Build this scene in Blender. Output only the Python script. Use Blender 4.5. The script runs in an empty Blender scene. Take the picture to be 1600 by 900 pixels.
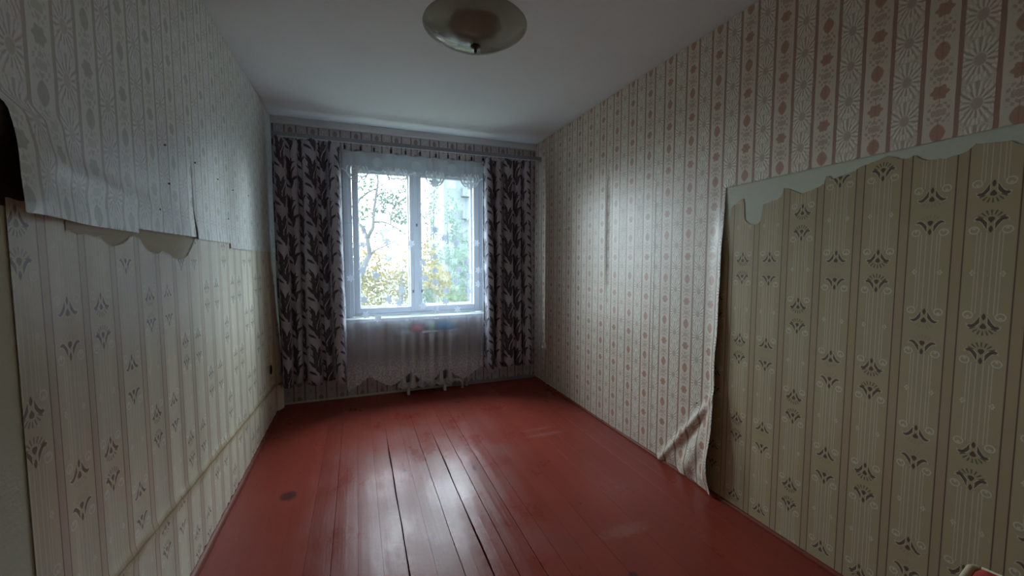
import bpy, bmesh, math, random
from mathutils import Vector, Matrix
from mathutils import noise as mnoise

# ------------------------------------------------------------------ camera, sky, exposure
SC = bpy.context.scene
COL = SC.collection
SC.view_settings.view_transform = 'Standard'
SC.view_settings.look = 'None'
SC.view_settings.gamma = 1.0
SC.view_settings.exposure = 1.84
SC.view_settings.use_curve_mapping = False
SKY = 9.0

cam_d = bpy.data.cameras.new('camera')
cam = bpy.data.objects.new('camera', cam_d)
COL.objects.link(cam)
cam_d.sensor_width = 36.0
cam_d.lens = 630.46 / 1600 * 36.0
cam_d.clip_start = 0.02
cam_d.clip_end = 500
yaw, pitch = math.radians(20.98), math.radians(3.90)
cam.location = (0, 0, 1.279)
cam.rotation_euler = (math.pi / 2 - pitch, 0, -yaw)
SC.camera = cam

world = bpy.data.worlds.new('overcast_sky')
SC.world = world
world.use_nodes = True
bg = world.node_tree.nodes['Background']
bg.inputs['Color'].default_value = (0.78, 0.895, 1.0, 1)
bg.inputs['Strength'].default_value = SKY

cy = SC.cycles
cy.max_bounces = 14
cy.diffuse_bounces = 8
cy.glossy_bounces = 4
cy.transmission_bounces = 8
cy.transparent_max_bounces = 24
cy.sample_clamp_indirect = 8.0
cy.use_denoising = True

# daylight portal filling the window opening (guides sky sampling, gives no light of its own)
pl = bpy.data.lights.new('window_portal', 'AREA')
pl.shape = 'RECTANGLE'
pl.size, pl.size_y = 1.30, 1.50
pl.cycles.is_portal = True
po = bpy.data.objects.new('window_portal', pl)
COL.objects.link(po)
po.location = (0.575, 4.31, 1.48)
po.rotation_euler = (-math.pi / 2, 0, 0)

# ------------------------------------------------------------------ room numbers (metres)
XL, XR, YB, YF, H = -0.658, 1.795, 3.99, -1.10, 2.50
T = 0.15
WX0, WX1, WZ0, WZ1 = -0.07, 1.215, 0.755, 2.215

# ------------------------------------------------------------------ object helpers
def link(o, parent=None):
    COL.objects.link(o)
    if parent is not None:
        o.parent = parent
    return o

def mesh_obj(name, bm, mat, parent=None, smooth=False):
    me = bpy.data.meshes.new(name)
    bm.normal_update()
    bm.to_mesh(me)
    bm.free()
    if mat is not None:
        me.materials.append(mat)
    if smooth:
        for p in me.polygons:
            p.use_smooth = True
    return link(bpy.data.objects.new(name, me), parent)

def data_obj(name, verts, faces, mat, parent=None, smooth=False, uvs=None):
    me = bpy.data.meshes.new(name)
    me.from_pydata(verts, [], faces)
    if uvs is not None:
        lay = me.uv_layers.new(name='UVMap')
        for lp in me.loops:
            lay.data[lp.index].uv = uvs[lp.vertex_index]
    if mat is not None:
        me.materials.append(mat)
    if smooth:
        for p in me.polygons:
            p.use_smooth = True
    me.update()
    return link(bpy.data.objects.new(name, me), parent)

def empty(name, loc=(0, 0, 0), parent=None):
    o = bpy.data.objects.new(name, None)
    o.location = loc
    o.empty_display_size = 0.05
    return link(o, parent)

def thing(o, label, cat, group=None):
    o['label'] = label
    o['category'] = cat
    if group:
        o['group'] = group
    return o

def struct(o, label=None):
    o['kind'] = 'structure'
    if label:
        o['label'] = label
    return o

def box(bm, x0, x1, y0, y1, z0, z1, bevel=0.0):
    r = bmesh.ops.create_cube(bm, size=1.0)
    vs = r['verts']
    for v in vs:
        v.co = Vector((x0 + (v.co.x + .5) * (x1 - x0), y0 + (v.co.y + .5) * (y1 - y0), z0 + (v.co.z + .5) * (z1 - z0)))
    if bevel > 0:
        es = set(e for v in vs for e in v.link_edges)
        bmesh.ops.bevel(bm, geom=list(es), offset=bevel, segments=2, affect='EDGES', profile=0.6)

def box_obj(name, b, mat, parent=None, bevel=0.0):
    bm = bmesh.new()
    box(bm, *b, bevel=bevel)
    return mesh_obj(name, bm, mat, parent)

def cyl(bm, a, b, r0, r1=None, n=14, caps=True):
    a, b = Vector(a), Vector(b)
    r1 = r0 if r1 is None else r1
    d = (b - a)
    q = d.to_track_quat('Z', 'Y').to_matrix().to_4x4()
    m = Matrix.Translation((a + b) / 2) @ q
    bmesh.ops.create_cone(bm, cap_ends=caps, segments=n, radius1=r0, radius2=r1, depth=d.length, matrix=m)

def lathe(bm, prof, c=(0, 0, 0), n=48, close=False):
    rings = []
    for r, z in prof:
        if r < 1e-6:
            rings.append([bm.verts.new((c[0], c[1], c[2] + z))])
        else:
            rings.append([bm.verts.new((c[0] + r * math.cos(2 * math.pi * k / n), c[1] + r * math.sin(2 * math.pi * k / n), c[2] + z)) for k in range(n)])
    for A, B in zip(rings, rings[1:]):
        for k in range(n):
            k2 = (k + 1) % n
            if len(A) == 1 and len(B) == 1:
                continue
            if len(A) == 1:
                bm.faces.new((A[0], B[k2], B[k]))
            elif len(B) == 1:
                bm.faces.new((A[k], A[k2], B[0]))
            else:
                bm.faces.new((A[k], A[k2], B[k2], B[k]))

def tube(bm, pts, radii, n=8):
    pts = [Vector(p) for p in pts]
    rings = []
    for i, p in enumerate(pts):
        d = (pts[min(i + 1, len(pts) - 1)] - pts[max(i - 1, 0)]).normalized()
        q = d.to_track_quat('Z', 'Y')
        rings.append([bm.verts.new(p + q @ Vector((radii[i] * math.cos(2 * math.pi * k / n), radii[i] * math.sin(2 * math.pi * k / n), 0))) for k in range(n)])
    for A, B in zip(rings, rings[1:]):
        for k in range(n):
            bm.faces.new((A[k], A[(k + 1) % n], B[(k + 1) % n], B[k]))
    bm.faces.new(list(reversed(rings[0])))
    bm.faces.new(rings[-1])

def sstep(a, b, x):
    t = max(0.0, min(1.0, (x - a) / (b - a)))
    return t * t * (3 - 2 * t)

def interp(pts):
    pts = sorted(pts)
    def f(x):
        if x <= pts[0][0]:
            return pts[0][1]
        for (a, fa), (b, fb) in zip(pts, pts[1:]):
            if x <= b:
                return fa + (fb - fa) * (x - a) / max(b - a, 1e-9)
        return pts[-1][1]
    return f

# ------------------------------------------------------------------ node expression helper
class G:
    """a material's node tree; E objects below are sockets with arithmetic"""
    def __init__(self, name):
        self.m = bpy.data.materials.new(name)
        self.m.use_nodes = True
        self.t = self.m.node_tree
        self.t.nodes.clear()
        self.out = self.t.nodes.new('ShaderNodeOutputMaterial')
    def new(self, ty, **kw):
        n = self.t.nodes.new(ty)
        for k, v in kw.items():
            setattr(n, k, v)
        return n
    def put(self, sock, v):
        if isinstance(v, E):
            self.t.links.new(v.s, sock)
        elif isinstance(v, bpy.types.NodeSocket):
            self.t.links.new(v, sock)
        elif v is not None:
            if isinstance(v, (tuple, list)) and len(v) == 3 and sock.type == 'RGBA':
                v = (*v, 1)
            sock.default_value = v
    def math(self, op, *a):
        n = self.new('ShaderNodeMath', operation=op)
        for i, v in enumerate(a):
            self.put(n.inputs[i], v)
        return E(self, n.outputs[0])
    def uv(self):
        n = self.new('ShaderNodeUVMap')
        s = self.new('ShaderNodeSeparateXYZ')
        self.t.links.new(n.outputs[0], s.inputs[0])
        return E(self, s.outputs[0]), E(self, s.outputs[1])
    def obj(self):
        n = self.new('ShaderNodeTexCoord')
        s = self.new('ShaderNodeSeparateXYZ')
        self.t.links.new(n.outputs['Object'], s.inputs[0])
        return E(self, s.outputs[0]), E(self, s.outputs[1]), E(self, s.outputs[2])
    def vec(self, x, y, z=0.0):
        n = self.new('ShaderNodeCombineXYZ')
        for i, v in enumerate((x, y, z)):
            self.put(n.inputs[i], v)
        return n.outputs[0]
    def noise(self, vec, scale=5.0, detail=3.0, rough=0.55, dist=0.0):
        n = self.new('ShaderNodeTexNoise')
        self.put(n.inputs['Vector'], vec)
        n.inputs['Scale'].default_value = scale
        n.inputs['Detail'].default_value = detail
        n.inputs['Roughness'].default_value = rough
        n.inputs['Distortion'].default_value = dist
        return E(self, n.outputs[0])
    def white(self, vec):
        n = self.new('ShaderNodeTexWhiteNoise')
        n.noise_dimensions = '2D'
        self.put(n.inputs['Vector'], vec)
        return E(self, n.outputs[0])
    def ss(self, a, b, x):
        n = self.new('ShaderNodeMapRange')
        n.interpolation_type = 'SMOOTHSTEP'
        self.put(n.inputs[0], x)
        n.inputs[1].default_value = a
        n.inputs[2].default_value = b
        return E(self, n.outputs[0])
    def mix(self, f, a, b):
        n = self.new('ShaderNodeMix', data_type='RGBA')
        self.put(n.inputs[0], f)
        self.put(n.inputs[6], a)
        self.put(n.inputs[7], b)
        return E(self, n.outputs[2])
    def scale(self, c, f):
        n = self.new('ShaderNodeMix', data_type='RGBA', blend_type='MULTIPLY')
        n.inputs[0].default_value = 1.0
        self.put(n.inputs[6], c)
        k = self.new('ShaderNodeCombineColor')
        for i in range(3):
            self.put(k.inputs[i], f)
        self.t.links.new(k.outputs[0], n.inputs[7])
        return E(self, n.outputs[2])
    def bump(self, h, strength=0.3, dist=0.01):
        n = self.new('ShaderNodeBump')
        n.inputs['Strength'].default_value = strength
        n.inputs['Distance'].default_value = dist
        self.put(n.inputs['Height'], h)
        return n.outputs[0]
    def principled(self, color, rough=0.5, spec=0.5, normal=None, metal=0.0, coat=0.0, **kw):
        n = self.new('ShaderNodeBsdfPrincipled')
        self.put(n.inputs['Base Color'], color)
        self.put(n.inputs['Roughness'], rough)
        self.put(n.inputs['Specular IOR Level'], spec)
        self.put(n.inputs['Metallic'], metal)
        self.put(n.inputs['Coat Weight'], coat)
        if normal is not None:
            self.t.links.new(normal, n.inputs['Normal'])
        for k, v in kw.items():
            self.put(n.inputs[k], v)
        return n.outputs[0]
    def backed(self, c, back=(0.62, 0.58, 0.48)):
        # paper is printed on one side only
        n = self.new('ShaderNodeNewGeometry')
        return self.mix(n.outputs['Backfacing'], c, back)
    def done(self, sh):
        self.t.links.new(sh, self.out.inputs[0])
        return self.m

class E:
    def __init__(self, g, s):
        self.g, self.s = g, s
    def __add__(s, o): return s.g.math('ADD', s, o)
    __radd__ = __add__
    def __sub__(s, o): return s.g.math('SUBTRACT', s, o)
    def __rsub__(s, o): return s.g.math('SUBTRACT', o, s)
    def __mul__(s, o): return s.g.math('MULTIPLY', s, o)
    __rmul__ = __mul__
    def __truediv__(s, o): return s.g.math('DIVIDE', s, o)
    def __neg__(s): return s.g.math('MULTIPLY', s, -1.0)
    def abs(s): return s.g.math('ABSOLUTE', s)
    def floor(s): return s.g.math('FLOOR', s)
    def fract(s): return s.g.math('FRACT', s)
    def sqrt(s): return s.g.math('SQRT', s)
    def sin(s): return s.g.math('SINE', s)
    def cos(s): return s.g.math('COSINE', s)
    def min(s, o): return s.g.math('MINIMUM', s, o)
    def max(s, o): return s.g.math('MAXIMUM', s, o)
    def pow(s, o): return s.g.math('POWER', s, o)
    def atan2(s, o): return s.g.math('ARCTAN2', s, o)
    def eq(s, o, e=.5): return s.g.math('COMPARE', s, o, e)
    def gt(s, o): return s.g.math('GREATER_THAN', s, o)

def rep(x, p):
    """signed distance to the nearest multiple of p, and the index of it"""
    k = (x / p + 0.5).floor()
    return x - k * p, k

def plain(name, color, rough=0.6, spec=0.4, var=0.08, nscale=14.0, bump=0.0, metal=0.0, coat=0.0, emit=None):
    g = G(name)
    x, y, z = g.obj()
    n = g.noise(g.vec(x, y, z), nscale, 4)
    c = g.scale(color, (n - 0.5) * (2 * var) + 1.0)
    nb = g.bump(n, bump, 0.01) if bump else None
    return g.done(g.principled(c, rough, spec, nb, metal, coat))

# ------------------------------------------------------------------ wallpaper prints
def new_paper(name, base, line, medal, leaf, disc, u0, v0, period=0.1763, vp=0.131, rough=0.40, coat=0.0):
    """upper wallpaper: columns of daisies between ruled bands of medallions"""
    g = G(name)
    u, v = g.uv()
    wob = g.noise(g.vec(u * 1.0, v * 1.0, 0.0), 9, 2)
    u = u + (g.noise(g.vec(u, v, 2.0), 22, 2) - 0.5) * 0.004
    v = v + (g.noise(g.vec(u, v, 6.0), 26, 2) - 0.5) * 0.006
    speck = g.noise(g.vec(u, v, 8.0), 210, 2)
    s, k = rep(u - u0, period)
    sa = s.abs()
    w = (period / 2) - sa
    dv, kv = rep(v - v0, vp)                     # daisy rows
    dm, km = rep(v - v0 - vp / 2, vp)            # medallion rows
    E0 = 0.0022
    # ruled lines
    lines = g.ss(0.0072, 0.0054, (sa - 0.0445).abs())
    # daisies: two rings of petals
    dvs = dv * 0.74
    r = (w * w + dvs * dvs).sqrt()
    a = dvs.atan2(w)
    pet = (a * 14.0).cos() * 0.5 + 0.5
    ring1 = g.ss(0.014, 0.018, r) * g.ss(0.036, 0.032, r) * pet
    pet2 = (a * 22.0 + 1.2).cos() * 0.5 + 0.5
    ring2 = g.ss(0.032, 0.036, r) * g.ss(0.049, 0.045, r) * pet2
    gap = g.ss(0.014, 0.018, r) * g.ss(0.055, 0.049, r) * g.ss(0.25, 0.55, speck + 0.15) * (1.0 - pet.max(pet2 * g.ss(0.03, 0.034, r)))
    petals = ring1.max(ring2)
    inw = g.ss(0.0005, 0.003, 0.041 - w)
    disc_m = g.ss(0.0150, 0.0115, r)
    spots = g.ss(0.35, 0.75, ((w * 420).sin() * (dv * 420).sin() + wob - 0.35)) * g.ss(0.046, 0.052, r)
    # medallions: pointed oval and four-lobed by turns
    am = dm.atan2(sa + 0.0001)
    rm = (sa * sa + dm * dm).sqrt()
    lens = g.ss(E0, -E0, (sa / 0.0195).pow(1.7) * 0.012 + (dm.abs() / 0.029).pow(1.5) * 0.012 - 0.012)
    lobe = g.ss(E0, -E0, rm - ((am * 6.0).cos() * 0.0030 + 0.0215))
    par = g.math('MODULO', km.abs(), 2.0).eq(1.0)
    med = lens * par + lobe * (1.0 - par)
    stem = g.ss(0.0020, 0.0010, sa) * g.ss(0.048, 0.044, dm.abs())
    # leafy sprig half-way between
    sprig = g.ss(0.05, 0.35, (sa * 330.0).sin() * (dv.abs() * 260.0 + sa * 120.0).cos() + 0.10) * g.ss(0.031, 0.027, sa) * g.ss(0.036, 0.030, dv.abs())
    sprig = sprig.max(g.ss(0.014, 0.011, (sa * sa + dv * dv).sqrt()))
    innar = g.ss(0.040, 0.038, sa)
    c = g.mix(gap * inw * 0.75, base, tuple(x * 0.45 for x in base))
    c = g.mix(petals * inw * 0.7, c, tuple(min(0.92, x * 1.25 + .02) for x in base))
    c = g.mix(disc_m * 0.75, c, disc)
    c = g.mix(spots * inw * 0.28, c, tuple(x * 0.55 for x in base))
    c = g.mix(sprig * innar * (speck * 0.9 + 0.2), c, leaf)
    c = g.mix(stem * innar * 0.6, c, medal)
    c = g.mix(med * (0.62 + speck * 0.4), c, medal)
    c = g.mix(lines * 0.9, c, line)
    big = g.noise(g.vec(u, v, 0.3), 1.7, 4)
    c = g.scale(c, (big - 0.5) * 0.28 + 1.0)
    c = g.backed(c)
    relief = petals * inw * 0.5 + wob * 0.8 + big * 0.9
    fine = g.noise(g.vec(u, v, 0.0), 260, 2)
    nb = g.bump(relief + fine * 0.18, 0.30, 0.004)
    return g.done(g.principled(c, rough, 0.62, nb, 0.0, coat, **{'Coat Roughness': 0.42, 'Coat IOR': 1.6}))

def old_paper(name, base, dark, band, green, u0, v0, bflip, period=0.1397, vp=0.405, stain=None):
    """lower, older wallpaper: palmettes mirrored in pairs between ruled brown bands"""
    g = G(name)
    u, v = g.uv()
    s, k = rep(u - u0, period)
    sa = s.abs()
    kk = g.math('FLOORED_MODULO', k, 7.0)
    ph = None
    for b in bflip:
        e = kk.eq(float(b))
        ph = e if ph is None else ph + e
    strong = g.math('FLOORED_MODULO', k, 2.0).eq(1.0)
    dv, kv = rep(v - v0 + ph * (vp / 2), vp)
    q = dv.abs() - 0.045
    # ruled bands
    edge = period / 2 - 0.0135
    lines = g.ss(0.0024, 0.0012, (sa - edge).abs())
    bandm = g.ss(edge - 0.001, edge + 0.001, sa)
    fine = ((u * 1256.0).sin() * 0.5 + 0.5)
    # palmette
    lens = g.ss(0.15, -0.15, (sa / 0.0046).pow(1.4) + ((q - 0.0235).abs() / 0.0105).pow(1.4) - 1.0)
    drop = g.ss(0.18, -0.18, ((sa / (0.0068 - (q + 0.006) * 0.40)).pow(2.0) + ((q + 0.005) / 0.0088).pow(2.0)) - 1.0)
    t = ((sa - 0.009) / 0.026).max(0.0)
    curve = (1.0 - t) * (1.0 - t) * 0.026 - 0.0125 + t.pow(4.0) * 0.006
    thick = 0.0100 - t * 0.0085
    wing = g.ss(-0.0008, 0.0008, thick - (q - curve).abs()) * g.ss(0.0075, 0.0095, sa) * g.ss(0.036, 0.034, sa)
    halo = g.ss(-0.0015, 0.0025, thick + 0.004 - (q - curve).abs()) * g.ss(0.005, 0.008, sa) * g.ss(0.039, 0.036, sa)
    rq = q + 0.002
    rr = (sa * sa + rq * rq).sqrt()
    ra = rq.atan2(sa + 0.0001)
    rays = g.ss(0.1, 0.5, (ra * 17.0 + 1.6).cos()) * g.ss(0.0165, 0.0195, rr) * g.ss(0.034, 0.031, rr) * g.ss(-0.003, -0.006, rq - sa * 0.15)
    # volutes, columns of fine ribs, dotted sprigs
    vx, vq = sa - 0.035, q - 0.026
    rv = (vx * vx + vq * vq).sqrt()
    vol = g.ss(0.0026, 0.0012, (rv - 0.0105).abs()).max(g.ss(0.0048, 0.003, (vx * vx + (vq + 0.005) * (vq + 0.005)).sqrt()))
    ribs = g.ss(0.0016, 0.0008, (sa - 0.0075).abs()).max(g.ss(0.0016, 0.0008, (sa - 0.0195).abs())).max(g.ss(0.0014, 0.0007, (sa - 0.0275).abs()))
    ribs = ribs * g.ss(0.028, 0.034, q)
    qm = dv.abs() - vp / 2
    d1 = ((sa - 0.033) * (sa - 0.033) + (qm + 0.006) * (qm + 0.006)).sqrt()
    d2 = ((sa - 0.028) * (sa - 0.028) + qm * qm).sqrt()
    d3 = ((sa - 0.036) * (sa - 0.036) + qm * qm).sqrt()
    dots = g.ss(0.0042, 0.003, d1.min(d2).min(d3) + 0.0006)
    big = g.noise(g.vec(u, v, 0.1), 2.2, 4)
    light = (0.88, 0.89, 0.82) if stain else (0.66, 0.62, 0.50)
    c = g.mix(fine * 0.16, base, tuple(x * 0.80 for x in base))
    c = g.mix(bandm * 0.55, c, band)
    c = g.mix((vol * 0.75).max(ribs * 0.62).max(dots * 0.8).max(halo * 0.6), c, light)
    c = g.mix(rays * (strong * 0.74 + 0.22), c, green)
    c = g.mix(lens.max(drop).max(wing) * 0.9, c, dark)
    c = g.mix(lines * 0.85, c, tuple(x * 1.1 for x in dark))
    c = g.scale(c, (big - 0.5) * 0.30 + 1.0)
    if stain:
        strk = g.noise(g.vec(u * 9.0, v * 0.35, 4.0), 1.0, 3)
        c = g.scale(c, (strk - 0.5) * 0.55 + 1.0)
        za, ya, zb, yb, col = stain
        line = v - za - (u - ya) * ((zb - za) / (yb - ya))
        wn = g.noise(g.vec(u * 3.0, v * 8.0), 3, 4)
        sm = g.ss(0.030, 0.0, line.abs() + (wn - 0.5) * 0.05)
        c = g.mix(sm * 0.75, c, col)
        c = g.mix(g.ss(0.006, 0.001, line.abs() + (wn - 0.5) * 0.01) * 0.6, c, (0.16, 0.10, 0.05))
    c = g.backed(c)
    nb = g.bump(big + vol * 0.12 + g.noise(g.vec(u, v), 180, 2) * 0.1, 0.35, 0.004)
    return g.done(g.principled(c, 0.45, 0.9 if stain else 0.35, nb))

M = {}
M['paper_right'] = new_paper('pink_wallpaper', (0.72, 0.65, 0.545), (0.34, 0.20, 0.14), (0.42, 0.20, 0.13), (0.45, 0.295, 0.225), (0.48, 0.355, 0.30), 0.768, 2.023)
M['paper_back'] = new_paper('pink_wallpaper_shaded', (0.50, 0.455, 0.47), (0.19, 0.125, 0.12), (0.24, 0.14, 0.12), (0.34, 0.26, 0.24), (0.34, 0.265, 0.25), 0.02, 2.46)  # same paper as the right wall, the window wall's shade put into its colours
M['paper_left'] = new_paper('grey_green_wallpaper', (0.83, 0.86, 0.81), (0.44, 0.41, 0.34), (0.43, 0.45, 0.38), (0.54, 0.56, 0.49), (0.58, 0.55, 0.49), 1.256, 1.718, period=0.1735, vp=0.1275, rough=0.42, coat=0.7)
M['old_right'] = old_paper('old_beige_wallpaper', (0.45, 0.37, 0.225), (0.105, 0.06, 0.045), (0.40, 0.30, 0.19), (0.15, 0.145, 0.09), 1.468 - 7 * 0.1397, 1.240, (1, 2, 5))
M['old_left'] = old_paper('old_grey_wallpaper', (0.70, 0.665, 0.51), (0.20, 0.13, 0.105), (0.55, 0.455, 0.34), (0.34, 0.30, 0.24), 1.288, 1.114, (6, 2, 5), period=0.138, vp=0.405,
                           stain=(0.392, 1.41, 0.258, 3.77, (0.40, 0.30, 0.13)))

def plaster(name, color, var=0.2):
    g = G(name)
    x, y, z = g.obj()
    p = g.vec(x, y, z)
    n = g.noise(p, 3.0, 5)
    f = g.noise(p, 60, 3)
    c = g.scale(color, (n - 0.5) * 2 * var + 1.0)
    c = g.mix(g.ss(0.66, 0.74, f) * 0.15, c, (0.3, 0.27, 0.2))
    return g.done(g.principled(c, 0.75, 0.25, g.bump(f + n * 2, 0.25, 0.004)))
M['plaster_green'] = plaster('greenish_plaster', (0.60, 0.64, 0.53), 0.10)
M['plaster_yellow'] = plaster('yellowish_plaster', (0.63, 0.65, 0.52), 0.10)
M['whitewash'] = plaster('whitewashed_ceiling', (0.84, 0.88, 0.91), 0.04)
M['band'] = plaster('whitewashed_band', (0.70, 0.68, 0.70), 0.08)
M['paper_core'] = plain('torn_paper_core', (0.62, 0.60, 0.52), 0.8, 0.2)

# painted floor boards
def floor_paint():
    g = G('red_brown_floor_paint')
    x, y, z = g.obj()
    geo = g.new('ShaderNodeNewGeometry')
    sp = g.new('ShaderNodeSeparateXYZ')
    g.t.links.new(geo.outputs['Position'], sp.inputs[0])
    X, Y, Z = E(g, sp.outputs[0]), E(g, sp.outputs[1]), E(g, sp.outputs[2])
    oi = g.new('ShaderNodeObjectInfo')
    rnd = E(g, oi.outputs['Random'])
    big = g.noise(g.vec(X, Y, 0.0), 1.6, 4)
    grain = g.noise(g.vec(X * 40.0, Y * 1.6, rnd * 9.0), 1.0, 4)
    blot = g.noise(g.vec(X * 1.0, Y * 0.7, 3.0), 5.0, 5)
    fine = g.noise(g.vec(X, Y, 1.0), 45, 3)
    c = g.mix(big, (0.215, 0.037, 0.026), (0.285, 0.053, 0.035))
    c = g.scale(c, (rnd - 0.5) * 0.16 + 1.0)
    c = g.mix(g.ss(0.55, 0.75, blot) * 0.22, c, (0.13, 0.05, 0.04))
    # scuffed, greyed walking path down the middle of the room
    path = g.ss(0.62, 0.05, (X - 0.42 - (Y - 2.2) * 0.07).abs()) * g.ss(3.7, 2.6, Y)
    c = g.mix(path * g.ss(0.40, 0.66, blot + (fine - 0.5) * 0.25) * 0.30, c, (0.27, 0.13, 0.115))
    # pale rubbed scratches
    sc = g.noise(g.vec(X * 26.0 + Y * 3.0, Y * 2.2 - X, 5.0), 1.0, 3)
    c = g.mix(g.ss(0.70, 0.76, sc) * 0.22, c, (0.42, 0.27, 0.23))
    # a few soot-dark stains where they lie
    for sx, sy, rx, ry in ((-0.38, 2.41, 0.045, 0.05), (0.30, 1.80, 0.010, 0.014), (0.27, 1.79, 0.008, 0.01), (0.24, 2.46, 0.010, 0.02), (0.645, 2.33, 0.012, 0.035), (1.02, 1.28, 0.02, 0.02)):
        dx, dy = (X - sx) / rx, (Y - sy) / ry
        c = g.mix(g.ss(1.25, 0.55, (dx * dx + dy * dy).sqrt() + (fine - 0.5) * 0.9) * 0.75, c, (0.035, 0.02, 0.022))
    # worn pale scrape along the right-hand side
    for sx, sy, rx, ry in ((1.28, 2.62, 0.20, 0.035), (1.24, 2.72, 0.16, 0.02), (1.16, 1.52, 0.16, 0.05)):
        dx, dy = (X - sx) / rx, (Y - sy) / ry
        c = g.mix(g.ss(1.1, 0.3, (dx * dx + dy * dy).sqrt() + (fine - 0.5) * 1.1) * 0.30, c, (0.36, 0.19, 0.15))
    ro = 0.34 + (blot - 0.5) * 0.42 + (grain - 0.5) * 0.10 + (fine - 0.5) * 0.10 - path * 0.05
    nb = g.bump(grain * 0.35 + big * 1.2 + fine * 0.12 + blot * 1.0, 0.34, 0.006)
    return g.done(g.principled(c, ro, 0.155, nb))
M['floor'] = floor_paint()
M['subfloor'] = plain('dark_subfloor', (0.012, 0.010, 0.010), 0.9, 0.1)
M['trim_red'] = plain('red_brown_trim_paint', (0.19, 0.040, 0.022), 0.5, 0.25, 0.2, 30, 0.1)
M['white_paint'] = plain('white_window_paint', (0.42, 0.455, 0.51), 0.35, 0.45, 0.06, 30, 0.08)
M['radiator'] = plain('white_radiator_paint', (0.66, 0.68, 0.72), 0.4, 0.45, 0.1, 30, 0.1)
M['rail'] = plain('grey_metal_rail', (0.30, 0.31, 0.35), 0.35, 0.5, 0.1, 30, 0, 0.4)
M['black'] = plain('black_plastic', (0.015, 0.015, 0.018), 0.45, 0.4)
M['bakelite'] = plain('white_plastic', (0.72, 0.71, 0.66), 0.35, 0.5)
M['nail'] = plain('rusty_nail', (0.03, 0.022, 0.02), 0.5, 0.4)
M['hole'] = plain('dark_hole', (0.008, 0.007, 0.007), 0.9, 0.1)

def glass():
    g = G('window_glass')
    tr = g.new('ShaderNodeBsdfTransparent')
    tr.inputs[0].default_value = (0.97, 0.985, 0.98, 1)
    gl = g.new('ShaderNodeBsdfGlossy')
    gl.inputs['Roughness'].default_value = 0.01
    mx = g.new('ShaderNodeMixShader')
    mx.inputs[0].default_value = 0.06
    g.t.links.new(tr.outputs[0], mx.inputs[1])
    g.t.links.new(gl.outputs[0], mx.inputs[2])
    return g.done(mx.outputs[0])
M['glass'] = glass()

# ------------------------------------------------------------------ room shell
wl = struct(box_obj('wall_left', (XL - T, XL, YF - T, YB + 0.30, -0.12, H + 0.12), M['plaster_yellow']))
wr = struct(box_obj('wall_right', (XR, XR + T, YF - T, YB + 0.30, -0.12, H + 0.12), M['plaster_green']))
ce = struct(box_obj('ceiling', (XL, XR, YF, YB, H, H + 0.12), M['whitewash']))
struct(box_obj('wall_rear', (XL, XR, YF - T, YF, -0.12, H + 0.12), M['plaster_yellow']))
bm = bmesh.new()
Y2 = YB + 0.30
box(bm, XL, WX0, YB, Y2, -0.12, H + 0.12)
box(bm, WX1, XR, YB, Y2, -0.12, H + 0.12)
box(bm, WX0, WX1, YB, Y2, -0.12, WZ0 - 0.045)
box(bm, WX0, WX1, YB, Y2, WZ1, H + 0.12)
wb = struct(mesh_obj('wall_back', bm, M['plaster_green']))
fl = struct(box_obj('floor', (XL, XR, YF, YB, -0.12, -0.030), M['subfloor']))

# floor boards, each its own piece; a few joints have opened into black gaps
seams = [XL + 0.004, -0.55, -0.445, -0.342, -0.238, -0.133, -0.027, 0.072, 0.170, 0.277, 0.380, 0.490, 0.588, 0.695, 0.788, 0.900, 1.015, 1.125, 1.240, 1.345, 1.450, 1.555, 1.660, XR - 0.004]
gaps = {8: 0.0085, 11: 0.0080, 10: 0.0030, 12: 0.0030, 13: 0.0026, 5: 0.0018, 14: 0.0012, 16: 0.0009, 18: 0.0009, 4: 0.0008}
def gap_at(i, y):
    g0 = gaps.get(i, 0.00015)
    if i in (8, 11):
        g0 *= sstep(3.12 if i == 8 else 3.0, 2.7, y) * 0.93 + 0.07
        g0 *= 0.55 + 0.9 * abs(mnoise.noise((y * 3.1, i * 7.3, 0)))
    elif i in gaps:
        g0 *= 0.45 + 0.55 * sstep(3.5, 2.4, y)
    return g0
def jag(i, y):
    if i not in (8, 11, 10, 12, 13):
        return 0.0
    return 0.0035 * mnoise.noise((y * 2.3, i * 3.1, 1.7)) + 0.0018 * mnoise.noise((y * 11.0, i * 5.1, 0.3))
random.seed(4)
NP = 40
for i in range(len(seams) - 1):
    rise = random.uniform(-0.0004, 0.0004)
    tilt = random.uniform(-0.0003, 0.0003)
    vs, fs = [], []
    big = i in (7, 8, 9, 10, 11, 12, 13)
    n = NP if big else 10
    for j in range(n + 1):
        y = YF + (YB - YF) * j / n
        xa = seams[i] + jag(i, y) + gap_at(i, y) / 2
        xb = seams[i + 1] + jag(i + 1, y) - gap_at(i + 1, y) / 2
        c = 0.0004
        for x, z in ((xa, -0.030), (xa, rise - tilt - c), (xa + c, rise - tilt), ((xa + xb) / 2, rise + 0.0006), (xb - c, rise + tilt), (xb, rise + tilt - c), (xb, -0.030)):
            vs.append((x, y, z))
    for j in range(n):
        for k in range(6):
            a = j * 7 + k
            fs.append((a, a + 1, a + 8, a + 7))
    fs.append(tuple(range(6, -1, -1)))
    fs.append(tuple(n * 7 + k for k in range(7)))
    data_obj('plank', vs, fs, M['floor'], fl)

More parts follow.
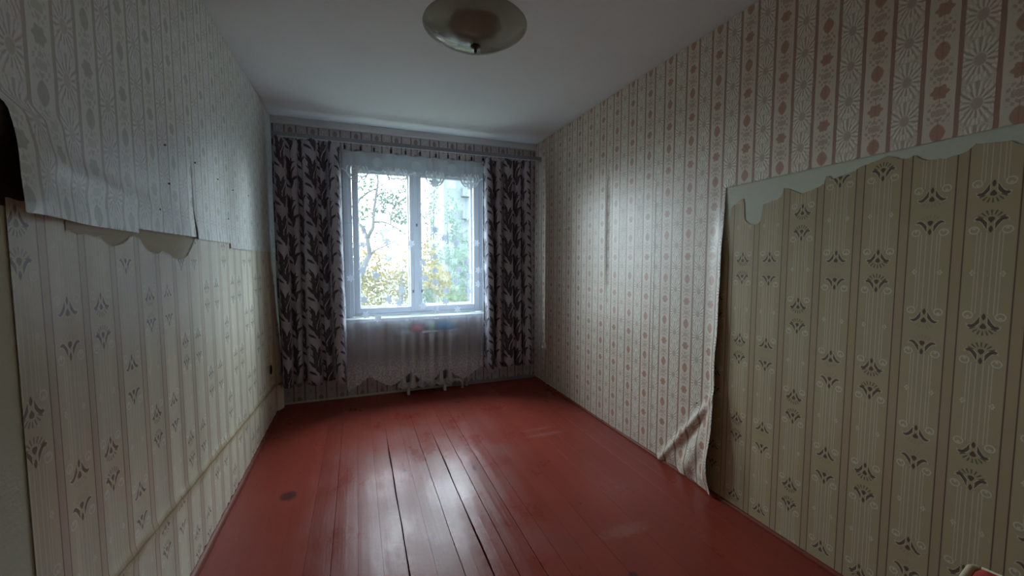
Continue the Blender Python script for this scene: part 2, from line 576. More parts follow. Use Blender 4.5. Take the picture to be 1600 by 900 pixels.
# thin red-brown mouldings where the floor meets the side walls
def moulding(name, x, sgn, r):
    vs, fs = [], []
    n = 60
    m = 6
    for j in range(n + 1):
        y = YF + (YB - YF) * j / n
        rr = r * (1 + 0.16 * mnoise.noise((y * 2.0, x, 0)))
        for k in range(m + 1):
            a = math.pi / 2 * k / m
            vs.append((x + sgn * rr * math.cos(a), y, 0.001 + rr * math.sin(a)))
    for j in range(n):
        for k in range(m):
            a = j * (m + 1) + k
            q = (a, a + m + 1, a + m + 2, a + 1)
            fs.append(q if sgn > 0 else q[::-1])
    return struct(data_obj(name, vs, fs, M['trim_red'], smooth=True))
moulding('baseboard_left', XL, 1, 0.026)
moulding('baseboard_right', XR, -1, 0.017)
struct(box_obj('baseboard_back', (0.88, XR, YB - 0.018, YB, 0.0, 0.034), plain('grey_skirting_paint', (0.30, 0.27, 0.28), 0.6), bevel=0.005))
struct(box_obj('trim_1', (XL, XR, YB - 0.022, YB, 2.438, H), M['band'], bevel=0.008), 'whitewashed ledge above the window wall paper')

# ------------------------------------------------------------------ wallpaper sheets
def sheet(name, mat, parent, us, zb, zt, nv, place, flip=False, uv=None):
    vs, fs, uvs = [], [], []
    for u in us:
        a, b = zb(u), zt(u)
        for j in range(nv + 1):
            v = a + (b - a) * j / nv
            vs.append(place(u, v))
            uvs.append(uv(u, v) if uv else (u, v))
    w = nv + 1
    for i in range(len(us) - 1):
        for j in range(nv):
            q = (i * w + j, (i + 1) * w + j, (i + 1) * w + j + 1, i * w + j + 1)
            fs.append(q[::-1] if flip else q)
    o = data_obj(name, vs, fs, mat, parent, True, uvs)
    return o

def frange(a, b, step):
    n = max(1, int(round((b - a) / step)))
    return [a + (b - a) * i / n for i in range(n + 1)]

def nz(*a):
    return mnoise.noise(Vector(a))

def ragged(base, amp, seed, f=30):
    return lambda y: base + amp * nz(y * f, seed, 0.0) + amp * 0.6 * nz(y * f * 3.1, seed, 4.0)

# ---- right wall: old paper near the camera with its torn top edge
tear = interp([(-1.1, 1.62), (0.30, 1.63), (0.579, 1.609), (0.602, 1.627), (0.634, 1.632), (0.674, 1.638), (0.702, 1.616), (0.746, 1.610), (0.793, 1.614), (0.822, 1.638), (0.837, 1.631),
               (0.867, 1.637), (0.899, 1.656), (0.931, 1.644), (0.981, 1.635), (0.999, 1.623), (1.073, 1.606), (1.102, 1.623), (1.108, 1.592), (1.15, 1.575), (1.198, 1.565), (1.245, 1.590), (1.276, 1.603),
               (1.282, 1.575), (1.299, 1.557), (1.372, 1.543), (1.380, 1.470), (1.387, 1.458), (1.410, 1.452), (1.436, 1.457), (1.466, 1.476), (1.472, 1.560), (1.478, 1.584), (1.486, 1.584), (1.515, 1.566), (1.545, 1.550), (1.549, 1.46), (1.556, 1.40), (1.60, 1.38), (1.75, 1.36)])
def tear_f(y):
    return tear(y) + 0.004 * nz(y * 60, 2.0, 0) + 0.0025 * nz(y * 170, 5.0, 0)
def place_r(off, amp=0.0012):
    def f(u, v):
        return (XR - off - amp * (1 + nz(u * 2.1, v * 1.3, off * 900)), u, v)
    return f
colsteps = [(-1.08, -0.545), (-0.545, 0.014), (0.014, 0.573), (0.573, 1.132), (1.132, 1.70)]
for i, (a, b) in enumerate(colsteps):
    sheet('old_paper_strip', M['old_right'], wr, frange(a, b, 0.006 if b > 0.5 else 0.03), ragged(0.014, 0.006, i + 3.0), tear_f, 40, place_r(0.0012), flip=True)

# ---- right wall: newer paper; full height beyond the cut, only the top above the cut
def r_strip(a, b, zb, place, du=0.02, nv=50, zt=None):
    return sheet('new_paper_strip', M['paper_right'], wr, frange(a, b, du), zb, zt or (lambda y: H - 0.006 + 0.004 * nz(y * 25, 7.0, 0)), nv, place, flip=True)
cut = lambda y: 1.6545 + (1.581 - y) * 0.020 + 0.0015 * nz(y * 60, 9, 0)
for a, b in ((-1.08, -0.535), (-0.535, -0.006), (-0.006, 0.523), (0.523, 1.052), (1.052, 1.581)):
    r_strip(a, b, cut, place_r(0.0035), 0.02, 30)
def loose(u, v):
    # the free corner beside the cut: peels off the wall, with a slack fold running down to the floor
    d = 0.0035 + 0.001 * nz(u * 2.1, v * 1.3, 3)
    edge = math.exp(-((u - 1.581) / 0.050) ** 2)
    d += edge * (0.006 + 0.016 * sstep(1.55, 1.25, v) + 0.012 * sstep(1.2, 0.7, v)) * sstep(1.66, 1.50, v)
    ny, nzz = 0.439, 0.336           # normal of the fold line from (1.576, .558) to (1.912, .119)
    L = math.hypot(ny, nzz)
    dist = ((1.576 - u) * ny + (0.575 - v) * nzz) / L
    d += 0.030 * sstep(-0.005, 0.16, dist)
    d += 0.024 * math.exp(-((dist - 0.004) / 0.020) ** 2) * sstep(-0.02, 0.18, 0.62 - v)
    d += 0.006 * sstep(0.0, 0.05, dist) * math.sin(u * 46 + v * 21)
    d -= 0.020 * sstep(0.10, 0.0, v) * sstep(0.0, 0.1, dist)
    du = 0.012 * sstep(1.5, 1.0, v) * edge * nz(v * 3.5, 1.0, 0)
    return (XR - d, u + du, v)
r_strip(1.581, 2.106, ragged(0.012, 0.006, 11.0), loose, 0.0085, 130)
def seam_curl(a, b, ra, rb):
    # edges of a strip lift a little where the seam has opened
    def f(u, v):
        d = 0.0035 + 0.0013 * (1 + nz(u * 2.1, v * 1.3, 3))
        d += 0.0095 * math.exp(-((u - a) / 0.020) ** 2) * ra(v) + 0.007 * math.exp(-((b - u) / 0.018) ** 2) * rb(v)
        return (XR - d, u, v)
    return f
flat = lambda v: 0.0
open_mid = lambda v: sstep(1.05, 1.2, v) * sstep(1.95, 1.8, v)
open_low = lambda v: sstep(0.55, 0.35, v)
r_strip(2.1063, 2.632, ragged(0.014, 0.006, 12.0), seam_curl(2.1063, 2.632, flat, open_mid), 0.012, 60)
r_strip(2.6345, 3.160, ragged(0.016, 0.007, 13.0), seam_curl(2.6345, 3.160, open_mid, flat), 0.012, 60)
r_strip(3.1603, 3.675, ragged(0.018, 0.007, 14.0), seam_curl(3.1603, 3.675, flat, open_low), 0.012, 60)
r_strip(3.678, YB - 0.004, ragged(0.020, 0.006, 15.0), seam_curl(3.678, 4.2, open_low, flat), 0.012, 60)

# ---- left wall: old paper below, with bare patches torn out of its top edge
def place_l(off, amp=0.0014, ridge=True):
    def f(u, v):
        d = off + amp * (1 + nz(u * 1.9, v * 1.1, off * 700))
        if ridge:
            r0 = 0.392 - (u - 1.41) * 0.0568
            d += 0.006 * math.exp(-((v - r0) / 0.020) ** 2) + 0.005 * sstep(0.01, -0.02, v - r0)
        d += 0.0022 * (0.5 + 0.5 * math.sin(u * 2 * math.pi / 0.146)) * sstep(1.5, 0.9, v)
        return (XL + d, u, v)
    return f
ltop = interp([(1.12, 1.405), (1.42, 1.400), (1.452, 1.335), (1.50, 1.318), (1.56, 1.330), (1.60, 1.352), (1.66, 1.352), (1.69, 1.318), (1.76, 1.300), (1.83, 1.315), (1.90, 1.292), (1.98, 1.280), (2.05, 1.300), (2.10, 1.335), (2.14, 1.375), (2.20, 1.40), (3.99, 1.40)])
lt = lambda y: ltop(y) + 0.006 * nz(y * 40, 1.0, 0)
for i, (a, b) in enumerate(((1.127, 1.660), (1.6601, 2.240), (2.2401, 2.822), (2.8221, 3.404), (3.4041, YB - 0.004))):
    sheet('old_paper_strip', M['old_left'], wl, frange(a, b, 0.0075), ragged(0.030, 0.012, i + 21.0), lt, 90, place_l(0.0012))
# the torn scrap of paper backing left hanging under the upper sheet
sheet('paper_scrap', M['paper_core'], wl, frange(1.30, 1.50, 0.01), lambda y: 1.345 + 0.012 * nz(y * 30, 3, 0) + 0.05 * abs(y - 1.40), lambda y: 1.395, 8, lambda u, v: (XL + 0.005, u, v))

# ---- left wall: newer grey-green paper above; its near lower corner has peeled off and hangs forward
def flap(u, v):
    d = 0.0042 + 0.0015 * (1 + nz(u * 2.1, v * 1.3, 3))
    k = sstep(1.42, 1.06, u) * sstep(1.62, 1.37, v)
    d += 0.056 * k
    d += 0.006 * math.exp(-((v - 1.49 + (u - 1.4) * 0.10) / 0.030) ** 2) * sstep(2.15, 1.7, u) * sstep(1.05, 1.25, u) + 0.004 * sstep(1.46, 1.37, v)
    d += 0.0015 * k * math.sin(u * 40)
    # the free edge leans away from the tear
    du = 0.075 * sstep(1.37, 1.575, v) * sstep(1.622, 1.590, v) * sstep(1.40, 1.06, u)
    return (XL + d, u + du, v)
def l_strip(us, zb, place, nv=50):
    return sheet('new_paper_strip', M['paper_left'], wl, us, zb, lambda y: H - 0.006 + 0.004 * nz(y * 25, 3.0, 0), nv, place)
l_strip(frange(0.30, 1.070, 0.03), lambda y: 1.603 + 0.004 * nz(y * 30, 2.0, 0), flap, 60)
l_strip(frange(1.070, 1.6403, 0.009), interp([(1.07, 1.372), (1.23, 1.3725), (1.6403, 1.367)]), flap, 110)
sheet('brown_wall_patch', plain('dark_brown_patch', (0.055, 0.036, 0.024), 0.7, 0.3, 0.2, 18), wl, frange(0.45, 1.42, 0.01), lambda y: 1.392 + 0.010 * nz(y * 12, 6.0, 0), lambda y: 1.64, 12, lambda u, v: (XL + 0.0028, u, v))  # dark brown sheet on the wall behind the peeled corner
def l_curl(a, b, ra, rb):
    def f(u, v):
        d = 0.0042 + 0.0015 * (1 + nz(u * 2.1, v * 1.3, 3))
        d += 0.010 * math.exp(-((u - a) / 0.020) ** 2) * ra(v) + 0.006 * math.exp(-((b - u) / 0.02) ** 2) * rb(v)
        d += 0.006 * math.exp(-((v - 1.49 + (u - 1.4) * 0.10) / 0.030) ** 2) * sstep(2.15, 1.7, u)
        d += 0.004 * sstep(1.46, 1.37, v)
        return (XL + d, u, v)
    return f
opn = lambda v: 0.25 * sstep(1.75, 1.66, v) + 0.9 * sstep(1.52, 1.40, v)
l_strip(frange(1.6403, 2.1245, 0.012), ragged(1.380, 0.002, 31.0), l_curl(1.6403, 2.1245, flat, opn))
l_strip(frange(2.127, 2.648, 0.012), ragged(1.373, 0.002, 32.0), l_curl(2.127, 2.648, opn, flat))
l_strip(frange(2.6483, 3.168, 0.012), ragged(1.346, 0.0015, 33.0), l_curl(2.6483, 3.168, flat, flat))
l_strip(frange(3.1683, 3.688, 0.012), ragged(1.346, 0.0015, 34.0), l_curl(3.1683, 3.688, flat, flat))
l_strip(frange(3.6883, YB - 0.004, 0.012), ragged(1.346, 0.0015, 35.0), l_curl(3.6883, 4.2, flat, flat))
# the loose strip of paper curling out of the corner beside the window wall
def corner(u, v):
    a = (u - 3.70) / 0.22
    k = sstep(1.35, 1.0, v) * 0.9 + 0.1
    bulge = 0.050 * math.sin(math.pi * min(1, max(0, a))) * k * (0.35 + 0.65 * sstep(1.2, 0.3, v))
    return (XL + 0.006 + bulge, u - 0.03 * sstep(0.5, 0.0, v) * a, v)
sheet('loose_corner_paper', M['old_left'], wl, frange(3.70, 3.92, 0.012), lambda y: 0.045 + 0.9 * max(0.0, (y - 3.84)) , lambda y: 1.33, 50, corner)

# ---- window wall: the pink paper around the opening, colours darkened for the backlit wall
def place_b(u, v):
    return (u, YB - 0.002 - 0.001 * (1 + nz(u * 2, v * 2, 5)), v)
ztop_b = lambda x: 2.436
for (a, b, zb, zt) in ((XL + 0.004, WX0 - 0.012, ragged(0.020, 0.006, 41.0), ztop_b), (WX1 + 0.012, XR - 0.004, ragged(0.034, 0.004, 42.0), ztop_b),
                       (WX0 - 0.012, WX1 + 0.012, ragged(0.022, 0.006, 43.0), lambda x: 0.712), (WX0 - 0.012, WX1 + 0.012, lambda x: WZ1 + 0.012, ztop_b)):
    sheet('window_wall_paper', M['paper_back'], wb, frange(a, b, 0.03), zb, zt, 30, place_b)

# small nails and marks left in the walls
def nail(wall, x, y, z, sgn, r=0.0042):
    bm = bmesh.new()
    cyl(bm, (x, y, z), (x + sgn * 0.004, y, z), r * 0.6, n=8)
    cyl(bm, (x + sgn * 0.004, y, z), (x + sgn * 0.0055, y, z), r, n=10)
    return mesh_obj('nail', bm, M['nail'], wall)
for y, z in ((2.17, 1.704), (1.873, 1.703), (2.476, 1.690), (1.892, 1.566), (2.742, 1.678), (1.80, 1.46), (2.63, 1.505), (3.1, 1.70)):
    nail(wl, XL + 0.0055, y, z, 1)
for y, z in ((3.292, 1.565), (1.72, 0.47), (2.30, 0.37)):
    nail(wr, XR - 0.0055, y, z, -1)
bm = bmesh.new()
lathe(bm, [(0.0, 0.0), (0.020, 0.0), (0.022, 0.006), (0.016, 0.009), (0.0, 0.009)], n=16)
hole = mesh_obj('wire_hole', bm, M['hole'], wl)
hole.rotation_euler = (0, math.pi / 2, 0)
hole.scale = (1.7, 0.9, 1)
hole.location = (XL + 0.012, 3.543, 0.434)

# ------------------------------------------------------------------ window
win = struct(empty('window_1'))
bm = bmesh.new()
F0, F1 = YB + 0.012, YB + 0.185
fw = 0.038
box(bm, WX0, WX0 + fw, F0, F1, WZ0, WZ1, 0.004)
box(bm, WX1 - fw, WX1, F0, F1, WZ0, WZ1, 0.004)
box(bm, WX0 + fw, WX1 - fw, F0, F1, WZ1 - 0.052, WZ1, 0.004)
box(bm, WX0 + fw, WX1 - fw, F0, F1, WZ0, WZ0 + 0.022, 0.004)
mesh_obj('window_frame', bm, M['white_paint'], win)
bm = bmesh.new()
box(bm, WX0 - 0.035, WX0 + 0.008, YB - 0.014, YB + 0.014, WZ0, WZ1 + 0.045, 0.004)
box(bm, WX1 - 0.008, WX1 + 0.035, YB - 0.014, YB + 0.014, WZ0, WZ1 + 0.045, 0.004)
box(bm, WX0 + 0.008, WX1 - 0.008, YB - 0.014, YB + 0.014, WZ1 - 0.006, WZ1 + 0.045, 0.004)
mesh_obj('window_architrave', bm, M['white_paint'], win)
def sash(x0, x1, y0, y1, z0, z1, bw, meet):
    bm = bmesh.new()
    box(bm, x0, x0 + bw, y0, y1, z0, z1, 0.005)
    box(bm, x1 - bw, x1, y0, y1, z0, z1, 0.005)
    box(bm, x0 + bw, x1 - bw, y0, y1, z1 - bw, z1, 0.005)
    box(bm, x0 + bw, x1 - bw, y0, y1, z0, z0 + bw, 0.005)
    if meet:
        box(bm, x0 - 0.022, x0 + 0.020, y0 - 0.010, y0, z0 + 0.01, z1 - 0.01, 0.004)
    s = mesh_obj('sash', bm, M['white_paint'], win)
    ym = (y0 + y1) / 2
    box_obj('pane', (x0 + bw - 0.006, x1 - bw + 0.006, ym - 0.0015, ym + 0.0015, z0 + bw - 0.006, z1 - bw + 0.006), M['glass'], s)
    return s
sz0, sz1 = WZ0 + 0.024, WZ1 - 0.054
inner = [sash(WX0 + fw + 0.002, 0.536, YB + 0.020, YB + 0.060, sz0, sz1, 0.053, False),
         sash(0.540, WX1 - fw - 0.002, YB + 0.020, YB + 0.060, sz0, sz1, 0.056, True)]
sash(WX0 + fw + 0.002, 0.536, YB + 0.125, YB + 0.165, sz0, sz1, 0.060, False)
sash(0.540, WX1 - fw - 0.002, YB + 0.125, YB + 0.165, sz0, sz1, 0.062, False)
for x, z in ((0.505, 0.98), (0.590, 0.98), (0.548, 1.62)):
    bm = bmesh.new()
    box(bm, x - 0.008, x + 0.008, YB + 0.004, YB + 0.021, z - 0.014, z + 0.014, 0.003)
    mesh_obj('latch', bm, M['nail'], win)
sill = box_obj('window_sill', (WX0 - 0.05, WX1 + 0.05, YB - 0.125, YB + 0.03, WZ0 - 0.040, WZ0 - 0.004), M['white_paint'], win, 0.008)
bm = bmesh.new()
tube(bm, [(0.165, YB - 0.003, 0.62), (0.165, YB - 0.055, 0.66), (0.165, YB - 0.100, 0.700), (0.165, YB - 0.118, 0.712)], [0.010, 0.012, 0.014, 0.016], 10)
bmesh.ops.create_uvsphere(bm, u_segments=12, v_segments=8, radius=0.024, matrix=Matrix.Translation((0.165, YB - 0.118, 0.700)))
mesh_obj('sill_bracket', bm, plain('brown_bracket', (0.10, 0.07, 0.055), 0.6), win, True)

# ------------------------------------------------------------------ curtain rail
RY = 3.80
RZ = 2.285
rail = empty('curtain_rail', (0.57, RY, RZ))
thing(rail, 'grey metal curtain rail across the top of the window wall', 'curtain rail')
def rel(o, root):
    o.location = Vector(o.location) - Vector(root.location)
    return o
bm = bmesh.new()
box(bm, -0.60 - .57, 1.76 - .57, -0.012, 0.012, 0.006, 0.030, 0.003)
box(bm, -0.60 - .57, 1.76 - .57, -0.018, -0.012, 0.0, 0.034, 0.002)
mesh_obj('track', bm, M['rail'], rail)
bm = bmesh.new()
box(bm, -0.60 - .57, 1.76 - .57, -0.020, -0.014, -0.006, 0.001, 0.002)
mesh_obj('front_lip_highlight', bm, plain('rail_lip_highlight', (0.62, 0.64, 0.68), 0.3, 0.5, 0.05, 20, 0, 0.3), rail)  # paler than the rail: light catching its lower edge, put into the colour
for x in (-0.50, -0.075, 0.57, 1.215, 1.66):
    bm = bmesh.new()
    box(bm, x - .57 - 0.010, x - .57 + 0.010, 0.010, YB - RY - 0.001, 0.012, 0.024, 0.002)
    box(bm, x - .57 - 0.014, x - .57 + 0.014, YB - RY - 0.006, YB - RY - 0.001, -0.01, 0.045, 0.002)
    mesh_obj('bracket', bm, M['rail'], rail)
for x in (-0.602, 1.762):
    bm = bmesh.new()
    box(bm, x - .57 - 0.006, x - .57 + 0.006, -0.022, 0.014, -0.008, 0.036, 0.003)
    mesh_obj('end_cap', bm, M['rail'], rail)

# ------------------------------------------------------------------ printed drapes
def drape_mat():
    g = G('mauve_fabric_with_dark_fronds')
    u, v = g.uv()
    pa, pb = 0.145, 0.31
    ka = (u / pa + 0.5).floor()
    a = u - ka * pa
    half = g.math('FLOORED_MODULO', ka, 2.0)
    vv = v + half * (pb * 0.5)
    kb = (vv / pb + 0.5).floor()
    b = vv - kb * pb
    wob = (g.noise(g.vec(u, v), 30, 2) - 0.5) * 0.010
    a = a + wob
    dark, pale = None, None
    leaves = []
    rnd = random.Random(8)
    for i in range(22):
        t = i / 21
        side = -1 if i % 2 else 1
        th = side * rnd.uniform(0.05, 0.85) * (1.0 - 0.5 * t)
        leaves.append((rnd.uniform(-.016, .016), -0.16 + 0.20 * t + rnd.uniform(-.015, .015), th, rnd.uniform(0.065, 0.118), side * rnd.uniform(0.004, 0.045), rnd.uniform(0.0085, 0.0140)))
    for bx, by, th, L, cv, w in leaves:
        c, s = math.cos(th), math.sin(th)
        dx, dy = a - bx, b - by
        al = (dx * s + dy * c) / L
        ac = dx * c - dy * s
        mid = al * al * cv
        wd = al * (1.0 - al) * (4 * w)
        d = wd - (ac - mid).abs()
        m = g.ss(-0.0008, 0.0012, d)
        dark = m if dark is None else dark.max(m)
        if int(abs(by) * 1000) % 2 == 0:
            p = g.ss(-0.0008, 0.0008, 0.0022 - (ac - mid - wd * 0.95).abs()) * g.ss(0.05, 0.2, al) * g.ss(1.0, 0.8, al)
            pale = p if pale is None else pale.max(p)
    wash = g.noise(g.vec(u * 7.0, v * 4.0, 2.0), 1.0, 3)
    stripe = (u * 420.0).sin() * 0.5 + 0.5
    n = g.noise(g.vec(u * 60.0, v * 14.0), 1.0, 3)
    c = g.mix(n, (0.41, 0.405, 0.475), (0.57, 0.56, 0.64))
    c = g.scale(c, stripe * 0.10 + 0.95)
    c = g.mix(g.ss(0.40, 0.62, wash) * 0.45, c, (0.26, 0.25, 0.31))
    if pale is not None:
        c = g.mix(pale * 0.6, c, (0.70, 0.65, 0.66))
    c = g.mix(dark * 0.92, c, (0.045, 0.040, 0.058))
    sh = g.principled(c, 0.75, 0.2, g.bump(n, 0.2, 0.002), **{'Sheen Weight': 0.15})
    tl = g.new('ShaderNodeBsdfTranslucent')
    g.put(tl.inputs[0], c)
    mx = g.new('ShaderNodeMixShader')
    mx.inputs[0].default_value = 0.10
    g.t.links.new(sh, mx.inputs[1])
    g.t.links.new(tl.outputs[0], mx.inputs[2])
    return g.done(mx.outputs[0])
M['drape'] = drape_mat()

def fold_cloth(name, mat, parent, x0, x1, yc, folds, zb, zt, nu, nv, label=None, cat=None, grow=0.55, thick=0.0, ufac=1.25, origin=(0, 0, 0)):
    """cloth hanging in folds; folds(x, t) gives the swing out of the plane, t = 0 top .. 1 bottom"""
    vs, fs, uvs = [], [], []
    ulen = 0.0
    px = None
    for i in range(nu + 1):
        x = x0 + (x1 - x0) * i / nu
        y = yc + folds(x, 0.7)
        if px is not None:
            ulen += math.hypot(x - px[0], y - px[1])
        px = (x, y)
        a, b = zb(x), zt(x)
        for j in range(nv + 1):
            t = j / nv
            z = b + (a - b) * t
            dx = 0.014 * math.sin(t * 5 + x * 9) * t * (0.3)
            vs.append((x + dx - origin[0], yc + folds(x, t) - origin[1], z - origin[2]))
            uvs.append((ulen, z))
    w = nv + 1
    for i in range(nu):
        for j in range(nv):
            fs.append((i * w + j, i * w + j + 1, (i + 1) * w + j + 1, (i + 1) * w + j))
    o = data_obj(name, vs, fs, mat, parent, True, uvs)
    o.location = origin
    if thick:
        md = o.modifiers.new('thickness', 'SOLIDIFY')
        md.thickness = thick
        md.offset = 0
    return o

def drape(x0, x1, yc, pleats, zb, zt, seed, label):
    """heavy cloth in overlapping pleats; pleats = (centre, half width, depth) from left to right"""
    prof = [(x0, 0.012)]
    for c, hw, d in pleats:
        for k in range(13):
            a = -math.pi * 0.5 + math.pi * k / 12
            # omega-shaped pleat: its neck is narrower than its belly
            px = c + hw * math.sin(a) * (1.0 + 0.10 * math.cos(a))
            py = -d * 1.45 * math.cos(a) ** 0.8 if math.cos(a) > 0 else 0.0
            prof.append((px, py))
    prof.append((x1, 0.012))
    # smooth the joints
    for _ in range(2):
        q = [prof[0]]
        for (ax, ay), (bx, by) in zip(prof, prof[1:]):
            q += [(ax * .75 + bx * .25, ay * .75 + by * .25), (ax * .25 + bx * .75, ay * .25 + by * .75)]
        prof = q + [prof[-1]]
    arc = [0.0]
    for (ax, ay), (bx, by) in zip(prof, prof[1:]):
        arc.append(arc[-1] + math.hypot(bx - ax, by - ay))
    nv = 34
    vs, fs, uvs = [], [], []
    for (px, py), ul in zip(prof, arc):
        for j in range(nv + 1):
            t = j / nv
            k = 0.62 + 0.38 * t
            sway = 0.010 * math.sin(3.0 * t + px * 14 + seed) * t
            top = zt(px) - 0.012 * (1 + math.sin(ul * 40))
            bot = zb(px) + 0.006 * math.sin(ul * 17 + seed)
            z = top + (bot - top) * t
            vs.append((px + sway + 0.004 * nz(ul * 9, z * 3, seed), yc + py * k + 0.006 * nz(ul * 7, z * 2.2, seed + 5), z))
            uvs.append((ul + seed, z))
    w = nv + 1
    for i in range(len(prof) - 1):
        for j in range(nv):
            fs.append((i * w + j, i * w + j + 1, (i + 1) * w + j + 1, (i + 1) * w + j))
    o = data_obj('drape', vs, fs, M['drape'], None, True, uvs)
    md = o.modifiers.new('thickness', 'SOLIDIFY')
    md.thickness = 0.0016
    md.offset = 0
    return thing(o, label, 'curtain', 'printed drapes')
drape(-0.618, -0.108, 3.770, [(-0.560, 0.040, 0.075), (-0.462, 0.028, 0.030), (-0.348, 0.056, 0.070), (-0.243, 0.024, 0.025), (-0.158, 0.044, 0.085)],
      lambda x: 0.240 + 0.012 * math.exp(-((x + .43) / .06) ** 2), lambda x: 2.268 - 0.03 * sstep(-0.2, -0.11, x), 1.0, 'heavy mauve drape with dark frond print hanging left of the window')
drape(1.148, 1.642, 3.770, [(1.196, 0.040, 0.080), (1.290, 0.034, 0.065), (1.400, 0.050, 0.050), (1.505, 0.030, 0.030), (1.590, 0.042, 0.080)],
      lambda x: 0.224 + 0.006 * math.sin(x * 37), lambda x: 2.245 + 0.02 * sstep(1.2, 1.4, x), 2.43, 'heavy mauve drape with dark frond print hanging right of the window')

# ------------------------------------------------------------------ lace tulle
def tulle_mat():
    g = G('white_lace_tulle')
    x, y = g.uv()
    P = 0.335
    s, k = rep(x - 0.022, P)
    sa = s.abs()
    E0 = 0.003
    # valance: netted band ending in scallops with shells
    zc = 2.035 - (s * (2 * math.pi / P)).cos() * 0.030 + (s * (6 * math.pi / P)).cos() * 0.010
    above = g.ss(-0.004, 0.004, y - zc)
    outline = g.ss(0.0085, 0.006, (y - zc).abs())
    cy_ = y - 2.055
    rr = (s * s + cy_ * cy_).sqrt()
    ring = g.ss(0.0075, 0.005, (rr - 0.086).abs()).max(g.ss(0.006, 0.004, (rr - 0.062).abs())) * g.ss(0.034, 0.044, sa) * g.ss(2.11, 2.09, y)
    fy = y - 1.998
    fr = (s * s + fy * fy).sqrt()
    fa = fy.atan2(s)
    fan = g.ss(0.042, 0.038, fr - (fa * 9.0).cos() * 0.004) * (0.80 + 0.20 * g.ss(-0.3, 0.3, (fa * 12.0).cos()))
    fl_y = y - 2.074
    flr = (s * s + fl_y * fl_y).sqrt()
    fla = fl_y.atan2(s)
    flo = g.ss(0.003, -0.003, flr - ((fla * 6.0).cos() * 0.009 + 0.028))
    rosy = y - 2.140
    ros = g.ss(0.004, -0.002, ((sa - P / 2) * (sa - P / 2) + rosy * rosy).sqrt() - 0.040)
    # scattered blossoms
    tx, ty = 0.105, 0.125
    kx = (x / tx).floor()
    yy = y + g.math('FLOORED_MODULO', kx, 2.0) * (ty / 2)
    ky = (yy / ty).floor()
    w1 = g.white(g.vec(kx * 1.37 + 0.5, ky * 2.11 + 0.3))
    w2 = g.white(g.vec(kx * 3.7 + 9.5, ky * 1.3 + 4.3))
    w3 = g.white(g.vec(kx * 5.1 + 2.5, ky * 4.7 + 7.3))
    bx = x - (kx + 0.5) * tx - (w2 - 0.5) * 0.030
    by = yy - (ky + 0.5) * ty - (w3 - 0.5) * 0.040
    br = (bx * bx + by * by).sqrt()
    ba = by.atan2(bx)
    blossom = g.ss(0.003, -0.003, br - ((ba * 6.0 + w2 * 6.0).cos() * 0.0065 + 0.030))
    low = g.ss(1.50, 1.20, y)
    keep = w1.gt(0.52) * g.ss(1.62, 1.58, y) * g.ss(0.70, 0.74, y) * ((w1 - 0.46) * 3.0 + low).gt(0.55)
    blossom = blossom * keep
    # dense lace along the hem
    h = g.noise(g.vec(x, y), 55, 3)
    hem = g.ss(0.46, 0.24, y)
    hx, hk = rep(x - 0.262, 0.1725)
    hy = y - 0.30
    hr = (hx * hx + hy * hy).sqrt()
    ha = hy.atan2(hx)
    star = g.ss(0.004, -0.002, hr - ((ha * 4.0).cos() * 0.022 + 0.032))
    net = ((x * 900.0).sin() * (y * 900.0).sin()) * 0.5 + 0.5
    lower = g.ss(0.80, 0.70, y)
    dens = 0.18 + lower * 0.26 + above * (0.15 + net * 0.06 + ros * 0.12) + hem * (0.22 + g.ss(0.45, 0.58, h) * 0.30)
    dens = dens.max(outline * 0.985).max(ring * 0.985).max(fan * 0.99).max(flo * 0.985)
    dens = dens.max(blossom * 0.975).max(star * hem * 0.80)
    topb = g.ss(2.195, 2.215, y)
    dens = dens.max(topb * 0.45)
    woven = g.ss(0.55, 0.95, dens)
    di = g.new('ShaderNodeBsdfDiffuse')
    g.put(di.inputs[0], (0.78, 0.82, 0.88))
    tl = g.new('ShaderNodeBsdfTranslucent')
    g.put(tl.inputs[0], (0.50, 0.56, 0.66))
    m1 = g.new('ShaderNodeMixShader')
    g.put(m1.inputs[0], 0.30 - woven * 0.12)
    g.t.links.new(di.outputs[0], m1.inputs[1])
    g.t.links.new(tl.outputs[0], m1.inputs[2])
    tr = g.new('ShaderNodeBsdfTransparent')
    m2 = g.new('ShaderNodeMixShader')
    g.put(m2.inputs[0], dens)
    g.t.links.new(tr.outputs[0], m2.inputs[1])
    g.t.links.new(m1.outputs[0], m2.inputs[2])
    return g.done(m2.outputs[0])
M['tulle'] = tulle_mat()
clips_x = [-0.075, 0.052, 0.163, 0.305, 0.432, 0.560, 0.705, 0.818, 0.925, 1.045, 1.160, 1.235]
def tul_top(x):
    for a, b in zip(clips_x, clips_x[1:]):
        if a <= x <= b:
            t = (x - a) / (b - a)
            return 2.238 - 0.022 * math.sin(math.pi * t)
    return 2.236
def tul_bot(x):
    a = abs(((x - 0.262) / 0.345 + 0.5) % 1.0 - 0.5) * 2      # 0 at a point, 1 between
    z = 0.118 + 0.115 * (a ** 1.15)
    z += 0.010 * abs(math.sin((x - 0.262) * math.pi / 0.043)) - 0.005
    return z
def tul_fold(x, t):
    s = 0.010 * math.sin(x * 26 + 1.0) + 0.006 * math.sin(x * 57)
    s += -0.020 * math.exp(-((x - 0.995) / 0.016) ** 2) - 0.022 * math.exp(-((x - 1.135) / 0.014) ** 2) - 0.012 * math.exp(-((x - 0.67) / 0.02) ** 2) - 0.012 * math.exp(-((x - 0.82) / 0.02) ** 2)
    return s * (0.5 + 0.6 * t)
tul = fold_cloth('lace_curtain', M['tulle'], None, -0.105, 1.250, 3.806, tul_fold, tul_bot, tul_top, 320, 60)
